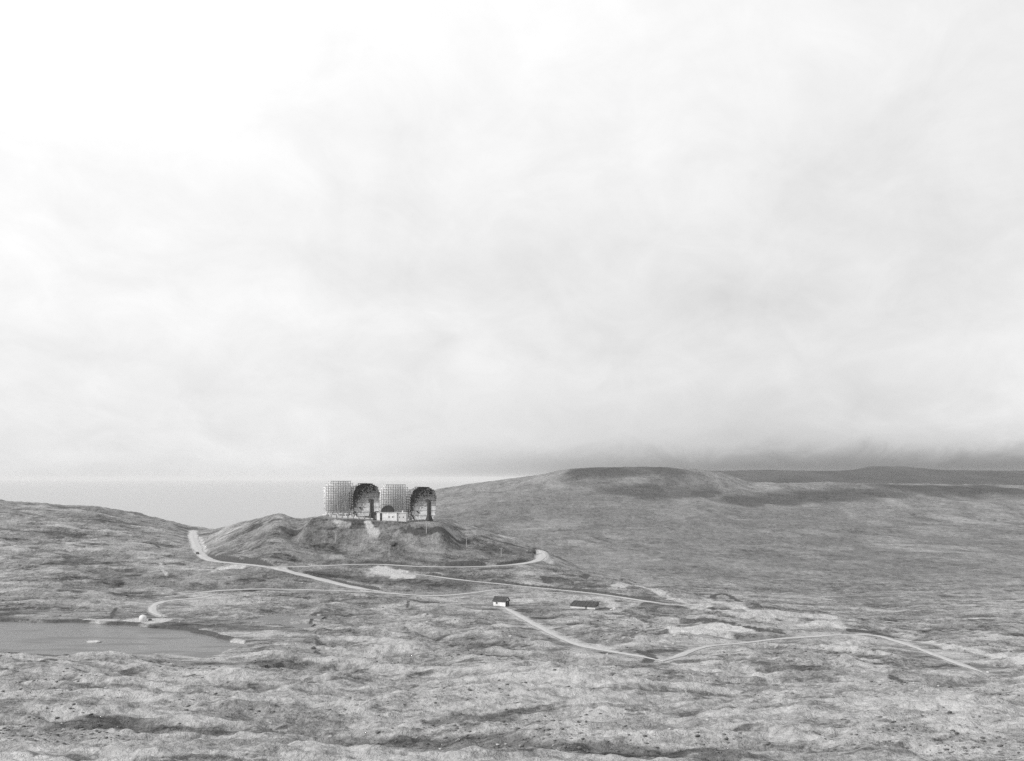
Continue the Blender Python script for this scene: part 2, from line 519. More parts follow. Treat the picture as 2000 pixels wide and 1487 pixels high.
# relief: hummocks, low rock ribs along the grain, tussocks
ca, sa = math.cos(R(14)), math.sin(R(14))
U, V = Xg * ca - Yg * sa, Xg * sa + Yg * ca
near_damp = smooth(Yg, 20, 160)
hill_damp = 1 - 0.15 * smooth(Yg, 560, 640) * (1 - smooth(Yg, 760, 900))
fg = 1 - smooth(Yg, 380, 520)
rib = ridged(U / 2.2, V, 24, 5, 0.55, 5.7) - 0.45
rib2 = ridged(U / 2.0, V, 60, 3, 0.5, 7.1) - 0.45
rel = fbm(Xg, Yg, 70, 4, 0.5, 3.1) * (1.5 + 0.9 * fg)
rel += rib * (2.4 + 0.6 * fg) + rib2 * (1.2 + 1.2 * fg)
rel += (ridged(U / 3.5, V, 9, 3, 0.5, 1.9) - 0.45) * (0.6 + 0.5 * fg)
rel += fbm(Xg, Yg, 5.5, 3, 0.55, 8.3) * (0.35 + 0.2 * fg)
rel *= near_damp * hill_damp
far = smooth(Yg, 900, 2200)
rel = rel * (1 - 0.2 * far) + far * (fbm(Xg, Yg, 420, 5, 0.5, 2.2) * 7.0 + (ridged(U / 3, V, 150, 4, 0.5, 4.4) - 0.45) * 5.0)
# calm floor of the lake basin
pxg = 1000 + F * Xg / Yg
lake_zone = smooth(Yg, 350, 385) * (1 - smooth(Yg, 425, 460)) * (1 - smooth(pxg, 420, 520))
REL = rel * (1 - 0.75 * lake_zone)
ny, nx = Zg.shape


def row_of(y): return np.interp(y, ROWS, np.arange(ny))
def col_of(p): return np.interp(p, PX, np.arange(nx))


def ground_z(x, y):
    r, c = row_of(y), col_of(1000 + F * x / y)
    r0, c0 = min(int(r), ny - 2), min(int(c), nx - 2)
    fr, fc = r - r0, c - c0
    return float((Zg[r0, c0] * (1 - fc) + Zg[r0, c0 + 1] * fc) * (1 - fr) + (Zg[r0 + 1, c0] * (1 - fc) + Zg[r0 + 1, c0 + 1] * fc) * fr)


def hit(px, py, dmin=150.0):
    """where the line of sight through a picture point meets the ground"""
    c = col_of(px)
    c0 = int(c); fc = c - c0
    col = Zg[:, c0] * (1 - fc) + Zg[:, min(c0 + 1, nx - 1)] * fc
    ang = (col - ZC) / ROWS + (py - HOR) / F
    k = np.where((ang > 0) & (ROWS > dmin))[0]
    if len(k) == 0:
        k = [int(np.argmax(np.where(ROWS > dmin, ang, -9)))]
    k = max(k[0], 1)
    a0, a1 = ang[k - 1], ang[k]
    s = 0 if a1 == a0 else np.clip(-a0 / (a1 - a0), 0, 1)
    d = ROWS[k - 1] + s * (ROWS[k] - ROWS[k - 1])
    return (px - 1000) / F * d, d


def at(px, d, z=None):
    x = (px - 1000) / F * d
    return Vector((x, d, ground_z(x, d) if z is None else z))


def spline(pts, step):
    """points every step metres along a Catmull-Rom curve"""
    p = [np.array(q, float) for q in pts]
    p = [2 * p[0] - p[1]] + p + [2 * p[-1] - p[-2]]
    out = []
    for i in range(1, len(p) - 2):
        n = max(2, int(np.linalg.norm(p[i + 1] - p[i]) / step))
        for k in range(n):
            s = k / n
            out.append(0.5 * (2 * p[i] + (p[i + 1] - p[i - 1]) * s + (2 * p[i - 1] - 5 * p[i] + 4 * p[i + 1] - p[i + 2]) * s * s
                              + (3 * p[i] - p[i - 1] - 3 * p[i + 1] + p[i + 2]) * s ** 3))
    out.append(p[-2])
    return np.array(out)


def stroke_dist(pts, reach, ky=1.0):
    """distance of grid vertices to a path of samples, with the index of the nearest sample"""
    D = np.full(Zg.shape, 1e9, np.float32)
    I = np.zeros(Zg.shape, np.int32)
    for i, (x, y) in enumerate(pts):
        ry = reach / ky
        r0, r1 = int(row_of(max(y - ry, 3))), int(row_of(y + ry)) + 2
        c0 = int(min(col_of(1000 + F * (x - reach) / max(y - ry, 3)), col_of(1000 + F * (x - reach) / (y + ry))))
        c1 = int(max(col_of(1000 + F * (x + reach) / max(y - ry, 3)), col_of(1000 + F * (x + reach) / (y + ry)))) + 2
        s = np.s_[r0:r1, c0:c1]
        d = np.hypot(Xg[s] - x, (Yg[s] - y) * ky)
        b = d < D[s]
        D[s] = np.where(b, d, D[s])
        I[s] = np.where(b, i, I[s])
    return D, I


# roads: (picture points, width, bank towards the hill)
ROADS = [
    ('from the saddle down to the valley', [(378, 1036), (377, 1046), (380, 1058), (386, 1072), (396, 1086), (418, 1096), (455, 1100), (515, 1106), (560, 1115), (620, 1130), (680, 1145), (735, 1156)], 5.6, [(392, 530), (630, 735)]),
    ('along the foot of the antenna hill', [(515, 1107), (580, 1107), (650, 1104), (730, 1101), (790, 1105), (850, 1107), (920, 1107), (980, 1105), (1020, 1101), (1046, 1096), (1058, 1088), (1056, 1078), (1046, 1072)], 5.0, [(700, 790), (875, 948), (975, 1045)]),
    ('along the valley floor', [(330, 1165), (400, 1156), (470, 1151), (560, 1151), (650, 1154), (735, 1157), (800, 1162), (860, 1163), (920, 1158), (980, 1150)], 3.6, []),
    ('from the quarry to the east', [(800, 1119), (850, 1126), (910, 1134), (980, 1141), (1060, 1149), (1150, 1158), (1210, 1166), (1275, 1175), (1310, 1180)], 3.4, [(825, 900), (945, 1275)]),
    ('down to the lake', [(430, 1159), (395, 1167), (350, 1171), (318, 1175), (301, 1183), (298, 1193), (306, 1203), (316, 1213)], 3.4, []),
    ('from the shed to the lower fork', [(985, 1186), (1005, 1197), (1050, 1222), (1090, 1243), (1130, 1259), (1180, 1269), (1240, 1279), (1296, 1291)], 3.0, []),
    ('from the lower fork to the east', [(1296, 1291), (1320, 1283), (1345, 1273), (1385, 1263), (1450, 1257), (1520, 1248), (1590, 1243), (1660, 1239), (1715, 1243), (1770, 1258), (1830, 1280), (1920, 1312)], 2.6, []),
]
road_xy = []
rdamp = np.ones_like(Zg)
for desc, pl, wd, bank in ROADS:
    P2 = spline([hit(a, b) for a, b in pl], 1.5)
    road_xy.append(P2)
    D, _ = stroke_dist(P2, 20)
    rdamp = np.minimum(rdamp, 0.12 + 0.88 * smooth(D, 3, 17))
for px_, py_ in ((979, 1183), (1138, 1189)):
    hx0, hy0 = hit(px_, py_)
    rdamp = np.minimum(rdamp, 0.1 + 0.9 * smooth(np.hypot(Xg - hx0, (Yg - hy0 + 6) * 0.7), 7, 22))
Zg = Zg + REL * rdamp

# lake basin: shoreline traced on the water plane
def on_lake(px, py):
    d = (ZC - LAKE) * F / (py - HOR)
    return (px - 1000) / F * d, d
SHORE = [on_lake(a, b) for a, b in [(-160, 1211), (60, 1216), (170, 1218), (240, 1220), (300, 1227), (350, 1232), (400, 1240), (425, 1247), (450, 1254), (482, 1258),
    (466, 1264), (448, 1272), (428, 1281), (395, 1287), (355, 1283), (320, 1279), (285, 1284), (262, 1281), (235, 1276), (205, 1277), (170, 1281), (90, 1275), (-60, 1262), (-170, 1240)]]
rs = np.s_[int(row_of(330)):int(row_of(500)), int(col_of(-420)):int(col_of(620))]
sxg, syg = Xg[rs], Yg[rs]
wx, wy = sxg + 1.5 * fbm(sxg, syg, 14, 3, 0.55, 2.7), syg + 2.2 * fbm(sxg, syg, 16, 3, 0.55, 4.9)
ins = np.zeros(sxg.shape, bool)
dmin_ = np.full(sxg.shape, 1e9)
for (x0, y0), (x1, y1) in zip(SHORE, SHORE[1:] + SHORE[:1]):
    cr = ((y0 > wy) != (y1 > wy)) & (wx < (x1 - x0) * (wy - y0) / (y1 - y0 + 1e-9) + x0)
    ins ^= cr
    s_ = np.clip(((wx - x0) * (x1 - x0) + (wy - y0) * (y1 - y0)) / ((x1 - x0) ** 2 + (y1 - y0) ** 2), 0, 1)
    dmin_ = np.minimum(dmin_, np.hypot(wx - x0 - s_ * (x1 - x0), wy - y0 - s_ * (y1 - y0)))
sd = np.where(ins, -dmin_, dmin_)                       # signed distance to the shore, metres
near_side = syg < np.interp(sxg, [SHORE[0][0], SHORE[9][0]], [395, 380])
shore_h = np.where(sd < 0, LAKE - 0.5 + np.maximum(sd, -6) * 0.25, np.where(near_side, LAKE - 0.4 + sd * 0.13, LAKE + np.minimum(sd * 0.8 - 0.4, 0.9) + sd * 0.02))
wgt = 1 - smooth(sd, 6, 26)
Zg[rs] = np.where(sd < 0, shore_h, Zg[rs] * (1 - wgt) + np.maximum(shore_h, (Zg[rs] * 0.35 + (LAKE + 0.5 + 0.05 * sd) * 0.65)) * wgt * 1.0)
Zg[rs] = np.where((sd > 0) & (sd < 30), np.maximum(Zg[rs], np.minimum(shore_h, LAKE + 1.2)), Zg[rs])

# level shelf for the antennas on the hilltop
xs0, xs1 = (640 - 1000) / F * 690, (850 - 1000) / F * 690
site_z = ZC - 22.1 - 2.8 * np.clip((Xg - xs0) / (xs1 - xs0), -0.1, 1.15)
def site_h(x): return ZC - 22.1 - 2.8 * min(max((x - xs0) / (xs1 - xs0), -0.1), 1.15)
dxs = np.maximum(np.maximum(xs0 - 1 - Xg, Xg - xs1 - 3), 0)
dys = np.maximum(np.maximum(657 - Yg, Yg - 735), 0)
flat = 1 - smooth(np.hypot(dxs, dys), 0.5, 15)
Zg = Zg * (1 - flat) + (site_z + 0.12 * fbm(Xg, Yg, 6, 3)) * flat

cover = np.zeros((ny, nx, 4), np.float32)
out_ = smooth(rib + 0.6 * rib2 + 0.25 * fbm(Xg, Yg, 45, 3, 0.5, 9.4), 0.02, 0.42)      # rock stands proud on the ribs
zone = 1 - smooth(Yg, 720, 1250)
cover[..., 3] = np.clip(zone * (0.15 + 0.85 * out_) * (0.75 + 0.25 * fg) + 0.38 * fg * (1 - smooth(Yg, 250, 450)), 0, 1)
holl = smooth(-(rib + 0.7 * rib2 + 0.35 * fbm(Xg, Yg, 30, 3, 0.5, 3.3)), 0.12, 0.45) * zone            # heather and bog in the hollows
cover[..., 2] = 0.62 * holl
gul = fbm(Xg * 1.0 + 0.25 * Yg, Yg * 0.22, 210, 4, 0.55, 12.3)
gul2 = fbm(Xg * 1.0 - 0.1 * Yg, Yg * 0.25, 90, 3, 0.55, 15.3)
cover[..., 2] = np.maximum(cover[..., 2], (1 - zone) * (0.55 * (1 - smooth(np.abs(gul), 0.0, 0.05)) * smooth(fbm(Xg, Yg, 500, 2, 0.5, 1.3), -0.3, 0.3) + 0.4 * smooth(gul2, 0.1, 0.5)))
cover[..., 3] = np.maximum(cover[..., 3], (1 - zone) * 0.5 * smooth(fbm(Xg, Yg * 0.3, 160, 4, 0.6, 22.0), 0.25, 0.6))
bankl = ((sd > -0.5) & (sd < 2.6) & ~near_side) * smooth(fbm(sxg, syg, 25, 2, 0.5, 1.1), -0.5, 0.1)
cover[rs][..., 1] = np.maximum(cover[rs][..., 1], bankl * 0.9)  # shade of the far bank painted as a dark line in the peat cover


def paint(ch, pxs, rx, strength=1.0, ky=1.0, dmin=150.0, soft=0.5, wob=0.35):
    pts = [hit(a, b, dmin) for a, b in pxs]
    if len(pts) > 1:
        pts = spline(pts, max(rx * 0.5, 1.0))
    D, _ = stroke_dist(pts, rx * 1.8, ky)
    near = D < rx * 1.8
    r_ = np.arange(ny)[near.any(1)]
    if len(r_) == 0: return
    s = np.s_[r_[0]:r_[-1] + 1]
    wb = 1 + wob * fbm(Xg[s], Yg[s] * ky, max(rx * 1.5, 3), 3, 0.6, rx)
    v = 1 - smooth(D[s] / wb, rx * (1 - soft), rx * (1 + soft * 0.4))
    cover[s][..., ch] = np.maximum(cover[s][..., ch], v * strength)


road_pts = []
for P2 in road_xy:
    zz = np.array([ground_z(x, y) for x, y in P2])
    k = np.ones(17) / 17
    zz = np.convolve(np.pad(zz, 8, 'edge'), k, 'valid')
    road_pts.append((P2, zz))
for (desc, pl, wd, bank), (P2, zz) in zip(ROADS, road_pts):
    D, I = stroke_dist(P2, wd / 2 + 7)
    rz = zz[I]
    inside = 1 - smooth(D, wd / 2 + 0.6, wd / 2 + 3.2)
    Zg = np.where(D < wd / 2 + 4, Zg * (1 - inside) + (rz - 0.18) * inside, Zg)
    if bank:
        # raw peat face where the road is cut into the slope
        T = np.gradient(P2, axis=0)
        T /= np.linalg.norm(T, axis=1)[:, None]
        N = np.stack([-T[:, 1], T[:, 0]], -1)
        N *= np.where(N[:, 1] < 0, -1.0, 1.0)[:, None]
        rpx = 1000 + F * P2[:, 0] / P2[:, 1]
        on = np.zeros(len(P2))
        for lo_, hi_ in bank:
            on = np.maximum(on, smooth(rpx, lo_ - 8, lo_ + 14) * (1 - smooth(rpx, hi_ - 14, hi_ + 8)))
        rr_ = np.where((D < 14).any(1))[0]
        q = np.s_[rr_[0]:rr_[-1] + 1]
        side = (Xg[q] - P2[I[q], 0]) * N[I[q], 0] + (Yg[q] - P2[I[q], 1]) * N[I[q], 1]
        amt = on[I[q]] * (D[q] < 14) * (side > 0)
        hgt = 1.15 + 0.6 * fbm(Xg[q], Yg[q], 18, 3, 0.5, 6.6)
        rise = smooth(side, wd / 2 + 0.5, wd / 2 + 2.2) * (1 - smooth(side, wd / 2 + 3.0, 13))
        Zg[q] += amt * np.maximum(hgt, 0.3) * rise
        cover[q][..., 1] = np.maximum(cover[q][..., 1], amt * smooth(side, wd / 2 + 0.2, wd / 2 + 0.7) * (1 - smooth(side, wd / 2 + 1.3, wd / 2 + 2.1)) * 1.3)
    cover[..., 0] = np.maximum(cover[..., 0], (1 - smooth(D, wd / 2 - 0.6, wd / 2 + 1.8)) * 0.75)

# bare gravel, quarry floors, rock
for pxs, rx, st_, ky in [
    ([(745, 1114), (775, 1118)], 7, 1.0, 0.8), ([(770, 1124), (800, 1126)], 4, 0.9, 0.8),
    ([(255, 1213), (285, 1213), (314, 1213)], 3.6, 1.0, 0.45),
    ([(1055, 1078), (1064, 1092)], 6.0, 1.0, 0.6),
    ([(383, 1050), (392, 1080)], 4.0, 0.9, 0.7),
    ([(430, 1112), (470, 1106)], 4.0, 0.8, 0.8), ([(425, 1110), (415, 1118)], 2.0, 0.6, 0.8),
    ([(1208, 1146), (1250, 1146), (1290, 1158)], 4.5, 0.85, 0.7), ([(1290, 1160), (1340, 1178), (1380, 1186)], 2.8, 0.7, 0.8),
    ([(1385, 1172), (1430, 1182), (1480, 1192), (1540, 1198), (1620, 1206)], 5.0, 0.75, 0.55),
    ([(1500, 1215), (1600, 1225), (1680, 1232)], 5.0, 0.55, 0.4),
    ([(1335, 1231), (1380, 1230), (1425, 1229)], 8.0, 1.0, 0.42),
    ([(1165, 1168), (1190, 1175), (1200, 1186)], 3.5, 0.7, 0.6),
    ([(170, 1212), (215, 1213)], 3.0, 0.75, 0.5), ([(420, 1252), (470, 1257)], 1.6, 0.8, 0.5),
    ([(395, 1230), (420, 1240), (440, 1248)], 2.2, 0.5, 0.5),
    ([(1180, 1208), (1250, 1215), (1258, 1225), (1200, 1230)], 1.5, 0.55, 0.6),
    ([(990, 1192), (1040, 1218), (1100, 1248), (1180, 1268)], 4.0, 0.7, 0.6),
    ([(1300, 1294), (1360, 1304), (1440, 1310)], 1.5, 0.6, 0.5),
    ([(1460, 1312), (1490, 1318), (1510, 1328)], 2.5, 0.6, 0.5),
    ([(1055, 1295), (1070, 1305)], 4.0, 0.55, 0.5), ([(960, 1240), (970, 1242)], 3.0, 0.55, 0.5),
    ([(350, 1162), (440, 1166)], 2.0, 0.5, 0.5), ([(313, 1100), (318, 1115), (326, 1124)], 1.2, 0.7, 1.0),
    ([(718, 1020), (722, 1030), (735, 1040)], 2.4, 0.85, 1.0), ([(655, 1020), (680, 1024)], 2.0, 0.6, 1.0),
    ([(1750, 1255), (1830, 1275), (1900, 1290)], 6.0, 0.55, 0.4),
    ([(1300, 1180), (1350, 1187), (1430, 1197), (1530, 1208), (1620, 1218)], 3.0, 0.7, 0.7), ([(1620, 1218), (1700, 1236), (1830, 1258), (2000, 1290), (2150, 1320)], 2.8, 0.8, 0.7),
    ([(1010, 1176), (1060, 1172), (1110, 1174)], 5.0, 0.5, 0.6), ([(1120, 1194), (1165, 1194), (1210, 1190), (1240, 1180)], 4.0, 0.55, 0.6),
    ([(1150, 1166), (1200, 1170), (1250, 1176)], 3.0, 0.6, 0.7), ([(950, 1186), (1000, 1190)], 3.0, 0.5, 0.6), ([(1180, 1180), (1260, 1200), (1330, 1215)], 2.0, 0.45, 0.7),
    ([(170, 1264), (240, 1290), (320, 1300)], 3.0, 0.35, 0.6), ([(620, 1305), (760, 1300), (900, 1312)], 4.0, 0.4, 0.5), ([(1100, 1320), (1250, 1330)], 4.0, 0.4, 0.5),
]:
    paint(0, pxs, rx, st_, ky)
# peat cuttings, wet hollows
for pxs, rx, st_, ky in [
    ([(880, 1102), (910, 1099), (940, 1102)], 3.0, 1.0, 1.0), ([(940, 1112), (1000, 1110)], 1.2, 0.9, 1.0),
    ([(1065, 1130), (1070, 1138)], 3.2, 0.85, 0.8), ([(1145, 1124), (1140, 1130)], 2.6, 0.9, 0.8), ([(1115, 1135), (1130, 1146)], 0.9, 0.9, 1.0),
    ([(1200, 1131), (1215, 1131), (1255, 1140)], 1.3, 1.0, 0.8), ([(1362, 1162), (1395, 1164), (1440, 1174), (1480, 1184)], 2.2, 1.0, 0.7),
    ([(1440, 1222), (1480, 1228), (1530, 1238)], 1.5, 1.0, 0.6), ([(1662, 1230), (1700, 1236), (1740, 1245)], 2.2, 1.0, 0.6),
    ([(1340, 1213), (1390, 1214), (1425, 1218)], 3.2, 0.7, 0.5), ([(800, 1172), (855, 1178)], 1.2, 0.8, 0.6),
    ([(612, 1200), (622, 1198)], 1.6, 1.0, 0.6), ([(617, 1203), (606, 1222)], 0.8, 0.9, 0.8), ([(797, 1175), (796, 1186)], 0.9, 0.9, 0.8),
    ([(800, 1034), (830, 1040), (880, 1046), (930, 1055)], 1.6, 1.0, 1.0), ([(940, 1048), (1000, 1064), (1035, 1073)], 1.2, 0.8, 1.0),
    ([(1044, 1072), (1042, 1080)], 1.5, 0.9, 1.0), ([(225, 1190), (218, 1208)], 0.9, 0.9, 0.6),
    ([(1250, 1275), (1272, 1282), (1262, 1294)], 2.0, 0.8, 0.5), ([(1050, 1272), (1110, 1268)], 2.0, 0.4, 0.4),
    ([(270, 1060), (290, 1058)], 1.4, 0.8, 1.0), ([(300, 1062), (312, 1070)], 1.2, 0.8, 1.0), ([(745, 1080), (760, 1078)], 1.2, 0.5, 1.0),
    ([(400, 1085), (418, 1091), (460, 1092), (520, 1101)], 1.1, 0.9, 1.0), ([(470, 1086), (490, 1092)], 0.9, 0.8, 1.0),
    ([(640, 1136), (690, 1146), (725, 1153)], 1.0, 0.9, 0.8),
    ([(1475, 1293), (1500, 1296)], 2.4, 0.5, 0.5), ([(1545, 1296), (1555, 1305)], 2.0, 0.5, 0.5), ([(1712, 1296), (1720, 1298)], 1.2, 0.8, 0.5), ([(1745, 1322), (1758, 1328)], 1.4, 0.8, 0.5),
    ([(1470, 1134), (1510, 1138)], 3.0, 0.5, 0.5), ([(1700, 1152), (1830, 1152)], 3.5, 0.5, 0.5),
]:
    paint(1, pxs, rx, st_, ky)
# heather moor on the hill sides, and darker strips on the far slopes
for pxs, rx, st_, ky, dm in [
    ([(480, 1060), (560, 1060), (700, 1065), (850, 1075), (980, 1085)], 34, 0.42, 0.9, 500),
    ([(190, 1130), (300, 1125), (420, 1130), (520, 1135), (640, 1140)], 30, 0.4, 0.7, 400), ([(640, 1125), (740, 1135), (850, 1145), (900, 1140)], 14, 0.6, 0.7, 400),
    ([(1205, 962), (1260, 960), (1330, 958), (1380, 957)], 65, 0.75, 0.42, 1500), ([(1265, 967), (1370, 968)], 60, 0.9, 0.42, 1500),
    ([(1440, 978), (1500, 978), (1560, 973), (1640, 966), (1720, 964)], 80, 0.8, 0.42, 1500), ([(1790, 954), (1850, 955), (1950, 956)], 120, 1.0, 0.4, 1500),
    ([(1100, 937), (1140, 944), (1190, 946)], 60, 0.5, 0.45, 1500), ([(1150, 918), (1220, 916), (1290, 917)], 110, 0.9, 0.5, 1500),
    ([(1000, 1000), (1200, 1000), (1400, 1010), (1600, 1020)], 260, 0.35, 0.35, 1500), ([(1150, 1085), (1300, 1095), (1400, 1120)], 60, 0.3, 0.3, 900),
    ([(1500, 1090), (1650, 1110), (1800, 1095)], 60, 0.3, 0.3, 900),
]:
    paint(2, pxs, rx, st_, ky, dmin=dm, soft=0.7, wob=0.6)


def grid_object(name, X, Y, Z, mat, cov=None, zon=None):
    r_, c_ = Z.shape
    me = bpy.data.meshes.new(name)
    nv = r_ * c_
    idx = np.arange(nv).reshape(r_, c_)
    q = np.stack([idx[:-1, :-1], idx[:-1, 1:], idx[1:, 1:], idx[1:, :-1]], -1).reshape(-1, 4)
    me.vertices.add(nv)
    me.vertices.foreach_set('co', np.stack([X, Y, Z], -1).astype(np.float32).ravel())
    me.loops.add(q.size)
    me.loops.foreach_set('vertex_index', q.ravel().astype(np.int32))
    me.polygons.add(len(q))
    me.polygons.foreach_set('loop_start', (np.arange(len(q)) * 4).astype(np.int32))
    me.polygons.foreach_set('loop_total', np.full(len(q), 4, np.int32))
    me.polygons.foreach_set('use_smooth', np.ones(len(q), bool))
    me.update(calc_edges=True)
    if cov is not None:
        ca_ = me.color_attributes.new('cover', 'FLOAT_COLOR', 'POINT')
        ca_.data.foreach_set('color', cov.astype(np.float32).ravel())
    if zon is not None:
        me.attributes.new('zone', 'FLOAT', 'POINT').data.foreach_set('value', zon.astype(np.float32).ravel())
    me.materials.append(mat)
    o = bpy.data.objects.new(name, me)
    COL.objects.link(o)
    return o


tag(grid_object('ground', Xg, Yg, Zg, M['ground'], cover, zone), kind='structure')

# far range in the east, higher and darker than the moor in front of it
hx = np.linspace(700, 7500, 220)
hy = np.linspace(4700, 9500, 110)
HX, HY = np.meshgrid(hx, hy)
hp = 1000 + F * HX / HY
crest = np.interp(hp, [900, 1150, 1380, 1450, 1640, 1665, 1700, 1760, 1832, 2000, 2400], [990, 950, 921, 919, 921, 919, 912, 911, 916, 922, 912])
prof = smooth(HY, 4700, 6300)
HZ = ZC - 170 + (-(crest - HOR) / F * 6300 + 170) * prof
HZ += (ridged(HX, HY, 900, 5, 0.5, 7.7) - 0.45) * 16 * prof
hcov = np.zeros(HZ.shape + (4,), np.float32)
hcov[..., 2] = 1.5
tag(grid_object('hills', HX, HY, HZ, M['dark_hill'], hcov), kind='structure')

# sea beyond the left saddle
sx = np.linspace(-90000, 60000, 40)
sy = np.concatenate([np.linspace(1500, 12000, 30), np.linspace(14000, 90000, 20)])
SX, SY = np.meshgrid(sx, sy)
tag(grid_object('sea', SX, SY, np.full(SX.shape, ZC + SEA_Z), M['sea']), kind='structure')

# lake: a sheet of water in its basin
lx = np.linspace(-260, -75, 60)
ly = np.linspace(338, 470, 40)
LX, LY = np.meshgrid(lx, ly)
tag(grid_object('lake', LX, LY, np.full(LX.shape, LAKE), M['lake']), kind='structure')

# road ribbons with a slight crown and ragged edges
random.seed(5)
for (desc, pl, wd, bank), (P2, zz) in zip(ROADS, road_pts):
    T = np.gradient(P2, axis=0)
    T /= np.linalg.norm(T, axis=1)[:, None]
    N = np.stack([-T[:, 1], T[:, 0]], -1)
    offs = np.linspace(-1, 1, 9)
    wv = wd / 2 * (1 + 0.34 * fbm(P2[:, 0], P2[:, 1], 17, 4, 0.65, wd))
    wv *= np.clip(np.minimum(np.arange(len(P2)), np.arange(len(P2))[::-1]) / 10.0, 0.15, 1)
    X_ = P2[:, 0][:, None] + N[:, 0][:, None] * offs * wv[:, None]
    Y_ = P2[:, 1][:, None] + N[:, 1][:, None] * offs * wv[:, None]
    Z_ = zz[:, None] + 0.06 - 0.14 * offs ** 2 - 0.04 * np.exp(-((np.abs(offs) - 0.5) / 0.15) ** 2)
    rc = np.zeros(Z_.shape + (4,), np.float32)
    rc[..., 0] = np.abs(offs)[None, :]
    tag(grid_object('road', X_, Y_, Z_, M['gravel'], rc), 'pale gravel road ' + desc, kind='structure')

# ------------------------------------------------------------------ antennas on the hill
RW, RH, RF = 9.15, 19.0, 9.0        # half width, height, focal length of a reflector
HF = 9.6                            # height of the reflector's axis


def dish_y(x, z):
    return -((x * x + (z - HF) ** 2) / (4 * RF))


NXC, NZC = 24, 26
CW, CH = 2 * RW / NXC, RH / NZC


def cell_on(i, j, front=False):
    u, v = (i + 0.5) / NXC * 2 - 1, (j + 0.5) / NZC * 2 - 1
    if front:
        return abs(u) ** 2.4 + (abs(v) ** 3.0 if v > 0 else 0.62 * abs(v) ** 3) < 1.0
    e = min(i, NXC - 1 - i) // 2
    return e >= {12: 2, 11: 1, 0: 1}.get(j // 2, 0)


